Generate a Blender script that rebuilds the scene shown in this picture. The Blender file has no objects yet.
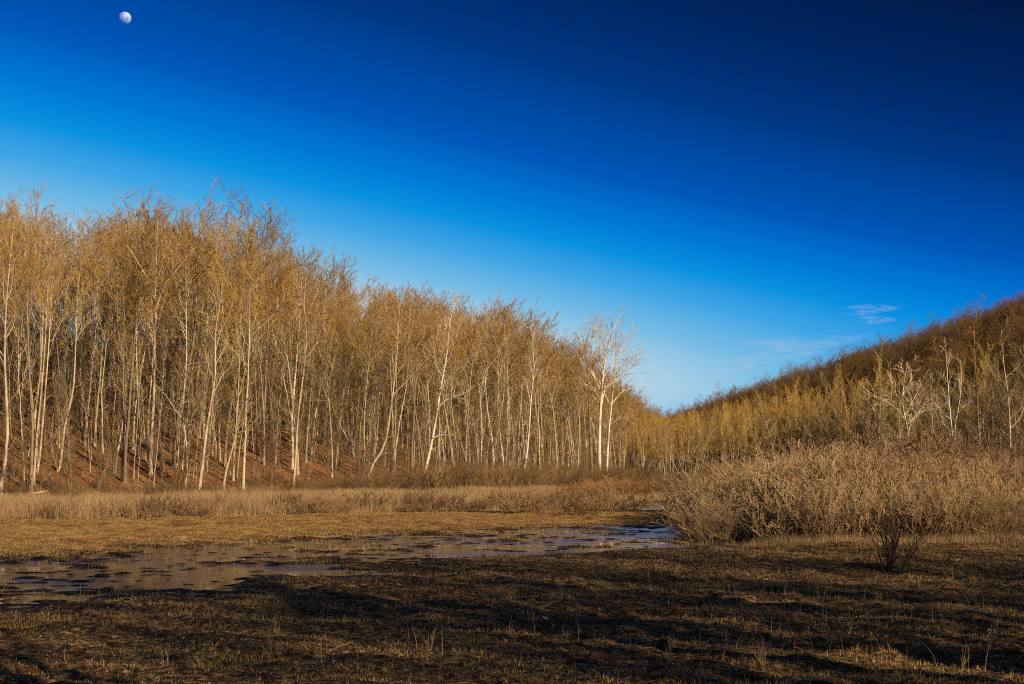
import bpy, math, random
import numpy as np

# ------------------------------------------------------------------ basics
scene = bpy.context.scene
C = scene.collection
rad = math.radians
F = 1422.0            # focal length of the photograph in its own pixels (50 mm on 36 mm)
CAMH = 2.5
SUN_AZ, SUN_EL = 136.0, 18.0
SD = np.array([math.sin(rad(SUN_AZ)) * math.cos(rad(SUN_EL)), math.cos(rad(SUN_AZ)) * math.cos(rad(SUN_EL)), math.sin(rad(SUN_EL))])


def hash2(ix, iy, seed):
    h = (ix.astype(np.int64) * 374761393 + iy.astype(np.int64) * 668265263 + seed * 1442695041) & 0xffffffff
    h = ((h ^ (h >> 13)) * 1274126177) & 0xffffffff
    return ((h ^ (h >> 16)) & 0xffffff) / float(0xffffff)


def vnoise(x, y, seed=0):
    ix, iy = np.floor(x), np.floor(y)
    fx, fy = x - ix, y - iy
    fx, fy = fx * fx * (3 - 2 * fx), fy * fy * (3 - 2 * fy)
    ix, iy = ix.astype(np.int64), iy.astype(np.int64)
    a, b = hash2(ix, iy, seed), hash2(ix + 1, iy, seed)
    c, d = hash2(ix, iy + 1, seed), hash2(ix + 1, iy + 1, seed)
    return (a + (b - a) * fx) * (1 - fy) + (c + (d - c) * fx) * fy - 0.5


def fbm(x, y, seed=0, octv=4, gain=0.5):
    s, a = 0, 1.0
    for i in range(octv):
        s = s + a * vnoise(x * 2 ** i + 17.3 * i, y * 2 ** i - 9.1 * i, seed + i)
        a *= gain
    return s


def sstep(a, b, x):
    t = np.clip((x - a) / (b - a), 0, 1)
    return t * t * (3 - 2 * t)


# ------------------------------------------------------------------ terrain
BX = np.array([-160., -70., -44., -27., -8., 16., 39., 60., 95.])      # foot of the left slope
BY = np.array([-60., 60., 122., 140., 165., 260., 400., 560., 900.])


def left_d(x, y):
    """signed distance behind the foot of the left slope (positive = on the slope)"""
    x = np.asarray(x, float); y = np.asarray(y, float)
    best = np.full(x.shape, 1e9); sgn = np.ones(x.shape)
    for i in range(len(BX) - 1):
        ax, ay, bx, by = BX[i], BY[i], BX[i + 1], BY[i + 1]
        dx, dy = bx - ax, by - ay
        L2 = dx * dx + dy * dy
        t = np.clip(((x - ax) * dx + (y - ay) * dy) / L2, 0, 1)
        qx, qy = x - (ax + t * dx), y - (ay + t * dy)
        d = np.hypot(qx, qy)
        s = np.where(dx * qy - dy * qx > 0, 1.0, -1.0)
        m = d < best
        best = np.where(m, d, best); sgn = np.where(m, s, sgn)
    return best * sgn


def right_prof(x, y):
    xr = np.interp(y, [-600, 700, 1500, 2600], [225, 225, 150, 95])
    hr = .355 * xr - 12
    xb = np.interp(y, [-100, 40, 150, 700, 2600], [80, 70, 58, 60, 25])
    t = np.clip((x - xb) / (xr - xb), 0, 3)
    up = hr * np.where(t < 1, t ** 1.12, 1 - .25 * np.maximum(t - 1, 0) ** 1.5)
    return np.maximum(up, 0)


POND = np.array([(-34, 22), (-18, 19.5), (-9.3, 24.8), (-7.2, 28), (-6.0, 31.5), (-3.6, 36.3), (-.8, 41), (4.6, 44), (7.5, 46), (10.5, 53), (10, 60), (6.3, 62),
                 (-.5, 58.5), (-6.4, 53), (-11.2, 44), (-14.5, 38), (-24, 34), (-36, 33)], float)
POND2 = np.array([(6, 84), (16, 82), (22, 92), (14, 100), (7, 95)], float)


def poly_sd(P, x, y):
    best = np.full(np.shape(x), 1e9); inside = np.zeros(np.shape(x), bool)
    n = len(P)
    for i in range(n):
        ax, ay = P[i]; bx, by = P[(i + 1) % n]
        dx, dy = bx - ax, by - ay
        t = np.clip(((x - ax) * dx + (y - ay) * dy) / (dx * dx + dy * dy), 0, 1)
        best = np.minimum(best, np.hypot(x - ax - t * dx, y - ay - t * dy))
        c = ((ay > y) != (by > y)) & (x < (bx - ax) * (y - ay) / (by - ay + 1e-12) + ax)
        inside ^= c
    return np.where(inside, -best, best)


def north_of_pond(x, y):
    return y - np.interp(x, [-36, -24, -14.5, -11.2, -6.4, -.5, 6.3, 12], [30, 32, 36, 42, 51, 57, 61, 70])


def wetness(x, y):
    w = sstep(3.6, -.8, poly_sd(POND, x, y) + 1.8 * fbm(x * .22, y * .3, 5, 3))
    w2 = sstep(2.5, -1.5, poly_sd(POND2, x, y) + 1.5 * fbm(x * .2, y * .25, 8, 2))
    return np.maximum(w, w2)


def ground(x, y):
    x = np.asarray(x, float); y = np.asarray(y, float)
    d = left_d(x, y)
    dd = np.maximum(d, 0)
    steep = np.interp(y, [120, 200, 420, 600], [1.0, .85, .45, .3])
    hl = steep * (25 * (1 - np.exp(-(dd / 62) ** 1.15)) + dd * .03) + (d > 0) * .5 * fbm(x * .06, y * .06, 3, 3) * np.minimum(dd / 8, 1)
    hr = right_prof(x, y)
    h = np.maximum(hl, hr) + np.where(hr > 0, 2.5 * fbm(x * .02, y * .02, 9, 3) * np.minimum(hr / 15, 1), 0)
    near = sstep(110, 60, y) * sstep(-200, -60, y)
    rel = .15 * fbm(x * .55, y * .55, 11, 4) + .12 * fbm(x * 2.3, y * 2.3, 21, 3)
    w = wetness(x, y)
    flat = .10 + .06 * fbm(x * .12, y * .12, 31, 2)
    h = h + near * (rel * (1 - .6 * w) + flat * (1 - w) + w * (.09 * fbm(x * 2.6, y * 3.4, 51, 2) - .026))
    return h


def axis(lo, fa, fb, hi, step, g=1.09):
    a = list(np.arange(fa, fb + 1e-6, step))
    s, v = step, fb
    while v < hi:
        s = min(s * g, 60); v += s; a.append(v)
    s, v = step, fa
    pre = []
    while v > lo:
        s = min(s * g, 60); v -= s; pre.append(v)
    return np.array(pre[::-1] + a)


def mesh_from(name, V, Fc, mats, smooth=False, attrs=None, mat_idx=None):
    """V (n,3), Fc (m,k) array of k-gons"""
    me = bpy.data.meshes.new(name)
    n, (m, k) = len(V), Fc.shape
    me.vertices.add(n); me.vertices.foreach_set('co', np.asarray(V, np.float32).ravel())
    me.loops.add(m * k); me.loops.foreach_set('vertex_index', np.asarray(Fc, np.int32).ravel())
    me.polygons.add(m); me.polygons.foreach_set('loop_start', np.arange(0, m * k, k, dtype=np.int32))
    if mat_idx is not None:
        me.polygons.foreach_set('material_index', np.asarray(mat_idx, np.int32))
    me.polygons.foreach_set('use_smooth', np.full(m, smooth))
    for mt in mats:
        me.materials.append(mt)
    for an, arr in (attrs or {}).items():
        at = me.attributes.new(an, 'FLOAT', 'POINT')
        at.data.foreach_set('value', np.asarray(arr, np.float32).ravel())
    me.update(calc_edges=True)
    return me


def link(name, me, parent=None, loc=(0, 0, 0), **props):
    o = bpy.data.objects.new(name, me); C.objects.link(o)
    o.location = loc
    if parent: o.parent = parent
    for k, v in props.items():
        o[k] = v
    return o


# ------------------------------------------------------------------ materials
class NT:
    def __init__(s, name):
        s.m = bpy.data.materials.new(name); s.m.use_nodes = True
        s.t = s.m.node_tree; s.t.nodes.clear()
        s.out = s.n('ShaderNodeOutputMaterial')

    def n(s, ty, **kw):
        nd = s.t.nodes.new(ty)
        for k, v in kw.items():
            setattr(nd, k, v)
        return nd

    def l(s, a, b): s.t.links.new(a, b)

    def ramp(s, fac, stops, interp='LINEAR'):
        r = s.n('ShaderNodeValToRGB'); r.color_ramp.interpolation = interp
        e = r.color_ramp.elements
        while len(e) < len(stops): e.new(.5)
        for q, (p, c) in zip(e, stops):
            q.position = p; q.color = (*c, 1)
        s.l(fac, r.inputs[0]); return r.outputs[0]

    def mix(s, f, a, b, mode='MIX'):
        m = s.n('ShaderNodeMix', data_type='RGBA', blend_type=mode)
        for sock, v in ((m.inputs[0], f), (m.inputs[6], a), (m.inputs[7], b)):
            if isinstance(v, (int, float)): sock.default_value = v
            elif isinstance(v, tuple): sock.default_value = (*v, 1)
            else: s.l(v, sock)
        return m.outputs[2]

    def math(s, op, a, b=0.0, clamp=False):
        m = s.n('ShaderNodeMath', operation=op, use_clamp=clamp)
        for sock, v in zip(m.inputs, (a, b)):
            if isinstance(v, (int, float)): sock.default_value = v
            else: s.l(v, sock)
        return m.outputs[0]

    def noise(s, scale, detail=4, rough=.55, coord='Object', stretch=None):
        tc = s.n('ShaderNodeTexCoord'); v = tc.outputs[coord]
        if stretch:
            mp = s.n('ShaderNodeMapping'); mp.inputs['Scale'].default_value = stretch
            s.l(v, mp.inputs[0]); v = mp.outputs[0]
        nz = s.n('ShaderNodeTexNoise'); nz.inputs['Scale'].default_value = scale
        nz.inputs['Detail'].default_value = detail; nz.inputs['Roughness'].default_value = rough
        s.l(v, nz.inputs['Vector']); return nz.outputs['Fac']

    def attr(s, name):
        return s.n('ShaderNodeAttribute', attribute_name=name).outputs['Fac']

    def diffuse(s, col, rough=.9, spec=.15, bump=None, bstr=.5, bdist=.02):
        p = s.n('ShaderNodeBsdfPrincipled')
        if isinstance(col, tuple): p.inputs['Base Color'].default_value = (*col, 1)
        else: s.l(col, p.inputs['Base Color'])
        if isinstance(rough, (int, float)): p.inputs['Roughness'].default_value = rough
        else: s.l(rough, p.inputs['Roughness'])
        p.inputs['Specular IOR Level'].default_value = spec
        if bump is not None:
            b = s.n('ShaderNodeBump'); b.inputs['Strength'].default_value = bstr; b.inputs['Distance'].default_value = bdist
            s.l(bump, b.inputs['Height']); s.l(b.outputs[0], p.inputs['Normal'])
        s.l(p.outputs[0], s.out.inputs[0]); return p


def rnd_of(t):
    return t.n('ShaderNodeObjectInfo').outputs['Random']


def bark_mat(name, stops, patch=None, upper=None):
    t = NT(name)
    c = t.ramp(rnd_of(t), stops)
    nz = t.noise(3.0, 5, .65, 'Object', (1.6, 1.6, .35))
    c = t.mix(t.ramp(nz, [(.3, (0, 0, 0)), (.7, (1, 1, 1))]), t.mix(1.0, c, (.5, .45, .42), 'MULTIPLY'), c)
    if patch:
        pz = t.noise(1.1, 3, .6, 'Object', (1, 1, .3))
        c = t.mix(t.ramp(pz, [(.52, (0, 0, 0)), (.6, (1, 1, 1))]), c, patch)
    if upper:      # young bark of the upper branches
        c = t.mix(t.math('MULTIPLY', t.attr('tip'), 4.0, True), c, upper)
    t.diffuse(c, .92, .1, nz, .6, .03)
    return t.m


def twig_mat(name, stops, tipcol, tipamt=.7):
    t = NT(name)
    c = t.ramp(rnd_of(t), stops)
    nz = t.noise(.35, 2)
    c = t.mix(t.math('MULTIPLY', nz, .6), c, t.mix(1.0, c, (1.12, .88, .7), 'MULTIPLY'))
    c = t.mix(t.math('MULTIPLY', t.attr('tip'), tipamt), c, tipcol)
    t.diffuse(c, .85, .2)
    return t.m


M_bark = bark_mat('bark_forest', [(0, (.60, .49, .35)), (.3, (.42, .33, .22)), (.55, (.27, .2, .14)), (.8, (.66, .56, .42)), (.9, (.15, .11, .08)), (1, (.5, .4, .28))], None, (.33, .21, .045))
M_bark_mid = bark_mat('bark_small_tree', [(0, (.36, .27, .18)), (.4, (.19, .135, .085)), (.75, (.11, .075, .05)), (1, (.5, .4, .27))], None, (.15, .095, .045))  # brown small-tree bark, darkened further as painted shade inside the wood
M_pale = bark_mat('bark_pale', [(0, (.64, .52, .37)), (.5, (.52, .41, .28)), (1, (.6, .5, .38))], (.28, .2, .13), (.42, .29, .09))
M_bark_dark = bark_mat('bark_dark', [(0, (.24, .17, .11)), (.5, (.34, .26, .17)), (1, (.13, .09, .06))])
M_white = bark_mat('bark_sycamore', [(0, (.78, .72, .6)), (1, (.7, .62, .5))], (.36, .28, .19))
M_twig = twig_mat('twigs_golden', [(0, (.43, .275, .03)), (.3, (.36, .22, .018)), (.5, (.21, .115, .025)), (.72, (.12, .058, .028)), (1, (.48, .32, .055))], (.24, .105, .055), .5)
M_twig_pale = twig_mat('twigs_tan', [(0, (.22, .15, .07)), (.5, (.13, .08, .038)), (.8, (.07, .045, .025)), (1, (.28, .19, .085))], (.17, .10, .045), .4)  # tan twigs, colour lowered to paint the shaded gaps between lit trunks
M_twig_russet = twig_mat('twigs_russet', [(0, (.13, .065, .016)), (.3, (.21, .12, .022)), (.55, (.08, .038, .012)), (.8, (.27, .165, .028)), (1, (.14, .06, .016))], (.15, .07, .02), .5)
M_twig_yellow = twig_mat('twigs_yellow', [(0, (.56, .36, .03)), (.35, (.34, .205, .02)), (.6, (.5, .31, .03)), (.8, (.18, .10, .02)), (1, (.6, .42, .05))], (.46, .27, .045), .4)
M_twig_olive = twig_mat('twigs_olive', [(0, (.20, .125, .03)), (.4, (.12, .07, .025)), (.7, (.30, .2, .04)), (1, (.08, .045, .02))], (.2, .11, .03), .4)
M_twig_white = twig_mat('twigs_sycamore', [(0, (.62, .51, .36)), (1, (.5, .39, .25))], (.36, .2, .12), .8)
M_shrub = twig_mat('twigs_shrub', [(0, (.22, .14, .07)), (.35, (.10, .06, .03)), (.7, (.28, .185, .095)), (1, (.15, .085, .04))], (.47, .32, .165), .7)
M_shrub_brown = twig_mat('twigs_shrub_brown', [(0, (.20, .12, .06)), (.5, (.14, .08, .04)), (1, (.26, .17, .09))], (.30, .19, .11), .5)
M_shrub_shaded = twig_mat('twigs_shrub_shaded', [(0, (.085, .055, .035)), (1, (.09, .06, .04))], (.14, .085, .05), .5)  # shade on the lone shrub is put into this near-black twig colour
M_tallstem = twig_mat('weed_twigs', [(0, (.28, .18, .10)), (1, (.38, .26, .14))], (.45, .33, .2), .5)
M_shrub_red = twig_mat('twigs_shrub_red', [(0, (.25, .135, .06)), (1, (.29, .16, .065))], (.34, .20, .09), .5)


def grass_mat(name, stops):
    t = NT(name)
    c = t.ramp(t.attr('rnd'), stops)
    p = t.diffuse(c, .8, .25)
    tr = t.n('ShaderNodeBsdfTranslucent'); t.l(c, tr.inputs[0])
    mx = t.n('ShaderNodeMixShader'); mx.inputs[0].default_value = .25
    t.l(p.outputs[0], mx.inputs[1]); t.l(tr.outputs[0], mx.inputs[2]); t.l(mx.outputs[0], t.out.inputs[0])
    return t.m


M_stubble = grass_mat('dry_stubble', [(0, (.11, .055, .022)), (.3, (.30, .17, .055)), (.5, (.48, .30, .11)), (.65, (.28, .18, .05)), (.8, (.60, .42, .20)), (.9, (.38, .16, .055)), (1, (.75, .58, .38))])
M_tall = grass_mat('tall_dry_grass', [(0, (.36, .23, .11)), (.3, (.28, .18, .09)), (.55, (.46, .32, .17)), (.8, (.34, .2, .08)), (1, (.56, .42, .25))])
M_meadow = grass_mat('meadow_grass', [(0, (.26, .145, .05)), (.4, (.44, .27, .09)), (.7, (.36, .225, .065)), (1, (.60, .41, .2))])
M_leaf = grass_mat('fallen_leaves', [(0, (.16, .08, .035)), (.4, (.3, .16, .07)), (.7, (.22, .13, .06)), (.9, (.45, .32, .2)), (1, (.6, .5, .4))])

# ground material: masks are what lies on the ground there (mud, turf, leaf litter)
t = NT('ground_soil')
n1 = t.noise(1.4, 8, .65); n2 = t.noise(9., 6, .7); n3 = t.noise(.09, 3)
mud = t.ramp(n2, [(.38, (.014, .009, .006)), (.5, (.08, .045, .02)), (.58, (.25, .15, .06)), (.68, (.46, .31, .16))])
mead = t.ramp(n2, [(.3, (.13, .07, .025)), (.5, (.34, .20, .07)), (.7, (.46, .29, .12))])
lit = t.ramp(n2, [(.32, (.06, .028, .014)), (.48, (.26, .12, .048)), (.62, (.42, .23, .11)), (.75, (.22, .12, .06))])
mead = t.mix(t.ramp(n1, [(.42, (0, 0, 0)), (.6, (1, 1, 1))]), mead, t.mix(1.0, mead, (.55, .42, .4), 'MULTIPLY'))
c = t.mix(t.attr('meadow'), mud, mead)
c = t.mix(t.attr('litter'), c, t.mix(t.ramp(n1, [(.4, (0, 0, 0)), (.65, (1, 1, 1))]), lit, t.mix(1.0, lit, (.5, .42, .36), 'MULTIPLY')))
wetm = t.attr('wet')
c = t.mix(wetm, c, t.mix(1.0, c, (.36, .36, .4), 'MULTIPLY'))
rg = t.n('ShaderNodeMapRange'); t.l(wetm, rg.inputs[0]); rg.inputs[3].default_value = .95; rg.inputs[4].default_value = .6
p = t.diffuse(c, rg.outputs[0], .12, t.math('ADD', n1, n2), .7, .06)
M_ground = t.m

t = NT('shallow_water')
br = t.ramp(t.noise(.16, 3, .6, 'Object', (.8, 1.6, 1)), [(.42, (.05, .05, .05)), (.58, (1, 1, 1))])
p = t.diffuse((.085, .072, .055), .035, .5, t.math('MULTIPLY', br, t.noise(3.0, 5, .6)), 1.0, .04)
p.inputs['IOR'].default_value = 1.33
M_water = t.m

# ------------------------------------------------------------------ ground sheet
gx = axis(-2600, -24, 26, 2600, .16)
gy = axis(-700, 9.5, 66, 3600, .16, 1.06)
X, Y = np.meshgrid(gx, gy)
Z = ground(X, Y)
nx, ny = len(gx), len(gy)
I = np.arange(nx * ny).reshape(ny, nx)
Fq = np.stack([I[:-1, :-1], I[:-1, 1:], I[1:, 1:], I[1:, :-1]], -1).reshape(-1, 4)
ld = left_d(X, Y); hrp = right_prof(X, Y)
meadow = sstep(-.5, 3, poly_sd(POND, X, Y)) * sstep(-1, 2, north_of_pond(X, Y))
litter = np.maximum(sstep(-3, 6, ld), sstep(0, 3, hrp))
wet = np.clip(wetness(X, Y) + .35 * sstep(.1, .35, fbm(X * .4, Y * .5, 44, 3)) * sstep(60, 40, Y), 0, 1)
gm = mesh_from('ground', np.stack([X, Y, Z], -1).reshape(-1, 3), Fq, [M_ground], True,
               dict(meadow=np.clip(meadow, 0, 1), litter=litter, wet=wet))
link('ground', gm, kind='structure')


def sheet(name, P, z, mat, grow=3.0):
    c0 = P.mean(0)
    Q = c0 + (P - c0) * (1 + grow / 20)
    me = bpy.data.meshes.new(name)
    me.from_pydata([(a, b, z) for a, b in Q], [], [list(range(len(Q)))])
    me.materials.append(mat); me.update()
    return link(name, me, kind='structure')


sheet('water', POND, 0.0, M_water, 7.0)
sheet('water', POND2, 0.0, M_water)

# ------------------------------------------------------------------ plant generator


def unit(v):
    return v / np.maximum(np.linalg.norm(v, axis=-1, keepdims=True), 1e-9)


def tubes(P, R, sides):
    """P (N,K,3) polylines, R (N,K) radii -> verts, quads, tip attribute base"""
    N, K, _ = P.shape
    T = np.empty_like(P); T[:, 1:-1] = P[:, 2:] - P[:, :-2]; T[:, 0] = P[:, 1] - P[:, 0]; T[:, -1] = P[:, -1] - P[:, -2]
    T = unit(T)
    mt = unit(T.mean(1))
    ref = np.where(np.abs(mt[:, 2:3]) > .8, np.array([[1., 0, 0]]), np.array([[0, 0, 1.]]))[:, None, :]
    U = unit(np.cross(T, np.broadcast_to(ref, T.shape))); W = np.cross(T, U)
    a = np.arange(sides) * 2 * np.pi / sides
    ring = U[:, :, None, :] * np.cos(a)[None, None, :, None] + W[:, :, None, :] * np.sin(a)[None, None, :, None]
    V = P[:, :, None, :] + ring * R[:, :, None, None]
    idx = np.arange(N * K * sides).reshape(N, K, sides)
    nxt = np.roll(idx, -1, 2)
    Fc = np.stack([idx[:, :-1], nxt[:, :-1], nxt[:, 1:], idx[:, 1:]], -1).reshape(-1, 4)
    return V.reshape(-1, 3), Fc


def children(rng, P, R, n, s0, s1, ratio, ang, up, K, wob=.12, rmin=.006, rr=.55, lenfall=.5, len_abs=None):
    """n children on each of N parents"""
    N, Kp, _ = P.shape
    s = (np.arange(n)[None, :] + rng.random((N, n))) / n * (s1 - s0) + s0
    f = s * (Kp - 1); i = np.clip(f.astype(int), 0, Kp - 2); fr = (f - i)[..., None]
    ar = np.arange(N)[:, None]
    A, B = P[ar, i], P[ar, i + 1]
    pos = A + (B - A) * fr
    tan = unit(B - A)
    rs = R[ar, i] * (1 - fr[..., 0]) + R[ar, i + 1] * fr[..., 0]
    L = np.linalg.norm(np.diff(P, axis=1), axis=-1).sum(1)[:, None] if len_abs is None else len_abs
    rv = rng.normal(size=(N, n, 3))
    perp = unit(rv - tan * (rv * tan).sum(-1, keepdims=True))
    a = ang * (.7 + .6 * rng.random((N, n, 1)))
    d = unit(tan * np.cos(a) + perp * np.sin(a) + np.array([0, 0, up * .5]))
    ln = L * ratio * (1 - lenfall * (s - s0) / max(s1 - s0, 1e-6)) * (.6 + .7 * rng.random((N, n)))
    step = (ln / (K - 1))[..., None]
    pts = [pos]
    for k in range(K - 1):
        d = unit(d + rng.normal(size=d.shape) * wob + np.array([0, 0, up * .22]))
        pts.append(pts[-1] + d * step)
    Pc = np.stack(pts, 2).reshape(N * n, K, 3)
    r0 = np.maximum(rs * rr, rmin).reshape(-1, 1)
    r0 = np.minimum(r0, (ln.reshape(-1, 1) * .022 + rmin))
    Rc = r0 * (1 - .75 * np.linspace(0, 1, K)[None, :]); Rc = np.maximum(Rc, rmin * .55)
    return Pc, Rc


def poly_resample(ctrl, K):
    ctrl = np.array(ctrl, float)
    d = np.r_[0, np.cumsum(np.linalg.norm(np.diff(ctrl, axis=0), axis=1))]
    # Catmull-Rom through the control points
    tt = np.linspace(0, d[-1], K); out = []
    e = np.vstack([2 * ctrl[0] - ctrl[1], ctrl, 2 * ctrl[-1] - ctrl[-2]])
    for t_ in tt:
        i = min(np.searchsorted(d, t_, 'right') - 1, len(ctrl) - 2)
        u = (t_ - d[i]) / (d[i + 1] - d[i])
        p0, p1, p2, p3 = e[i], e[i + 1], e[i + 2], e[i + 3]
        out.append(.5 * ((2 * p1) + (-p0 + p2) * u + (2 * p0 - 5 * p1 + 4 * p2 - p3) * u * u + (-p0 + 3 * p1 - 3 * p2 + p3) * u ** 3))
    return np.array(out)


def pack(parts):
    """parts: list of (P,R,sides,tipval0,tipval1) -> V,F,tip"""
    Vs, Fs, Ts, o = [], [], [], 0
    for P, R, sd, a, b in parts:
        if len(P) == 0: continue
        V, Fc = tubes(P, R, sd)
        tp = np.broadcast_to(np.linspace(a, b, P.shape[1])[None, :, None], (P.shape[0], P.shape[1], sd)).ravel()
        Vs.append(V); Fs.append(Fc + o); Ts.append(tp); o += len(V)
    return np.vstack(Vs), np.vstack(Fs), np.concatenate(Ts)


def tree_geo(seed, H, r0, ctrl=None, tb=.5, limbs=14, limb_ratio=.3, limb_ang=.75, up=.35, nb=7, nt=7, ntt=5, twr=.010, te=.98,
             wander=.012, stubs=6, limb_ctrl=None, trunk_top=.12, twig_len=1.0, fall=.5, wob=.14, brr=.022):
    rng = np.random.default_rng(seed)
    K = 16
    if ctrl is None:
        z = np.linspace(0, 1, K)
        w = np.cumsum(np.cumsum(rng.normal(size=(K, 2)), 0), 0) * H * wander * .12
        w -= w[0]
        lean = rng.normal(size=2) * .035 * H
        P0 = np.stack([w[:, 0] + lean[0] * z ** 1.3, w[:, 1] + lean[1] * z ** 1.3, z * H], -1)
    else:
        P0 = poly_resample(ctrl, K)
    z = np.linspace(0, 1, K)
    R0 = r0 * (1 - (1 - trunk_top) * z ** .85) + r0 * .35 * np.exp(-z * 30)
    P0 = P0[None]; R0 = R0[None]
    P0[:, 0, 2] -= .35
    Ltot = np.linalg.norm(np.diff(P0[0], axis=0), axis=1).sum()
    P1, R1 = children(rng, P0, R0, limbs, tb, te, limb_ratio, limb_ang, up, 8, wob, .02, .55, fall)
    trunks = [(P0, R0, 8, 0, 0), (P1, R1, 5, 0, .1)]
    n_own = len(P1)
    if limb_ctrl:
        for lc, lr in limb_ctrl:
            Pl = poly_resample(lc, 8)[None]; Rl = lr * (1 - .8 * np.linspace(0, 1, 8))[None]
            trunks.append((Pl, Rl, 6, 0, .1))
            P1 = np.vstack([P1, Pl]); R1 = np.vstack([R1, Rl])
    P2, R2 = children(rng, P1, R1, nb, .22, 1, .42, .65, up * .8, 6, .18, brr, .6, .45)
    P3, R3 = children(rng, P2, R2, nt, .15, 1, .42 * twig_len, .7, up * .5, 4, .16, twr, .6, .4)
    trunks.append((P2, R2, 3, 0, .3))
    crown = [(P3, R3, 3, .2, .7)]
    if ntt:
        P4, R4 = children(rng, P3, R3, ntt, .1, 1, .5, .65, up * .5, 3, .12, twr * .8, .8, .3)
        crown.append((P4, R4, 3, .5, 1))
    if stubs:
        Ps, Rs = children(rng, P0, R0, stubs, .12, tb, .07, 1.1, .2, 4, .15, .015, .3, 0)
        Pt, Rt = children(rng, Ps, Rs, 6, .2, 1, .5, .7, .2, 3, .15, twr, .6, .2)
        trunks.append((Ps, Rs, 4, 0, .1)); crown.append((Pt, Rt, 3, 0, .5))
    return pack(trunks), pack(crown)


def shrub_geo(seed, H, W, stems, nb=7, nt=6, twr=.005, spread=.5, ntt=0, bend=.1, base=.35):
    rng = np.random.default_rng(seed)
    a = rng.random(stems) * 2 * np.pi; rr = rng.random(stems) ** .6
    pos = np.stack([np.cos(a) * rr * W * base, np.sin(a) * rr * W * base, np.full(stems, -.1)], -1)
    d = unit(np.stack([np.cos(a) * spread * rr, np.sin(a) * spread * rr, np.ones(stems)], -1) + rng.normal(size=(stems, 3)) * bend)
    K = 7; L = H * (.65 + .5 * rng.random(stems)) * (1 - .15 * rr)
    pts = [pos]
    for k in range(K - 1):
        d = unit(d + rng.normal(size=d.shape) * bend * 1.1 + np.array([0, 0, .03]))
        pts.append(pts[-1] + d * (L / (K - 1))[:, None])
    P0 = np.stack(pts, 1); R0 = (.006 + .0065 * H) * (1 - .7 * np.linspace(0, 1, K))[None] * (.6 + .7 * rng.random((stems, 1)))
    P1, R1 = children(rng, P0, R0, nb, .15, 1, .38, .6, .5, 5, .15, twr * 1.3, .6, .4)
    P2, R2 = children(rng, P1, R1, nt, .15, 1, .45, .65, .4, 4, .15, twr, .7, .3)
    stem = pack([(P0, R0, 4, 0, .3)])
    tw = [(P1, R1, 3, .2, .6), (P2, R2, 3, .5, 1)]
    if ntt:
        P3, R3 = children(rng, P2, R2, ntt, .15, 1, .5, .6, .3, 3, .12, twr * .8, .7, .3)
        tw.append((P3, R3, 3, .6, 1))
    return stem, pack(tw)


def two_meshes(base, geo, mb, mt):
    (V, Fc, T), (V2, F2, T2) = geo
    return (mesh_from(base + '_trunk', V, Fc, [mb], True, dict(tip=T)), mesh_from(base + '_crown', V2, F2, [mt], False, dict(tip=T2)))


def one_object(base, geo, mb, mt):
    (V, Fc, T), (V2, F2, T2) = geo
    me = mesh_from(base, np.vstack([V, V2]), np.vstack([Fc, F2 + len(V)]), [mb, mt], False, dict(tip=np.r_[T, T2]),
                   np.r_[np.zeros(len(Fc)), np.ones(len(F2))])
    return bpy.data.objects.new(base, me)


def gz(x, y):
    return float(ground(np.array([x]), np.array([y]))[0])


def thing(name, x, y, label, cat, group=None, rz=0., sc=(1, 1, 1), z=None):
    if not 4 <= len(label.split()) <= 16: print('LONG LABEL', label)
    o = bpy.data.objects.new(name, None); C.objects.link(o)
    o.location = (x, y, gz(x, y) if z is None else z); o.rotation_euler = (0, 0, rz); o.scale = sc
    o['label'] = label; o['category'] = cat
    if group: o['group'] = group
    return o


def tree(name, meshes, x, y, label, group=None, rz=0., sc=(1, 1, 1), cat='tree', kinds=('trunk', 'crown')):
    r = thing(name, x, y, label, cat, group, rz, sc)
    for kd, me in zip(kinds, meshes):
        link(kd, me, r)
    return r


def sx_of(x, y): return 512 + F * x / y


def at(px, Y_):
    return (px - 512) / F * Y_, Y_


# ------------------------------------------------------------------ prototypes
HF = 22.0
GEO_F = [tree_geo(100 + i, HF, .13 + .025 * (i % 3), tb=[.56, .5, .62, .52, .46, .58, .44, .54][i], limbs=[13, 15, 11, 14, 16, 12, 16, 12][i],
                  limb_ratio=[.28, .32, .26, .3, .33, .27, .3, .32][i], limb_ang=[.6, .7, .55, .75, .6, .5, .7, .8][i],
                  up=[.3, .4, .25, .35, .45, .3, .25, .4][i], nb=7, nt=6, ntt=1, brr=.036, twr=.0165, stubs=14, fall=.2, wob=.2, wander=.016) for i in range(8)]
HM = 13.0
GEO_M = [tree_geo(300 + i, HM, .085 + .015 * (i % 3), tb=[.3, .4, .25, .35][i], limbs=14, limb_ratio=.24, limb_ang=.6, up=.5,
                  nb=6, nt=6, ntt=1, twr=.012, wander=.03, stubs=10, fall=.3, wob=.22) for i in range(4)]
GEO_S = [tree_geo(400 + i, 6.0, .035, tb=.2, limbs=12, limb_ratio=.28, limb_ang=.6, up=.5, nb=5, nt=5, ntt=0, twr=.008, wander=.03, stubs=3)
         for i in range(3)]
MES_F = [two_meshes('forest_tree', g, M_bark, M_twig) for g in GEO_F]
MES_MY = [two_meshes('slim_tree', g, M_bark, M_twig_olive) for g in GEO_M]
MES_M = [two_meshes('small_tree', g, M_bark_mid, M_twig_pale) for g in GEO_M]

skyline = ([-60, 0, 25, 60, 100, 150, 200, 235, 262, 290, 340, 400, 430, 470, 520, 560, 600, 640, 660],
           [195, 205, 205, 217, 208, 208, 214, 216, 226, 256, 276, 291, 295, 305, 314, 330, 372, 405, 417])


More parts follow.
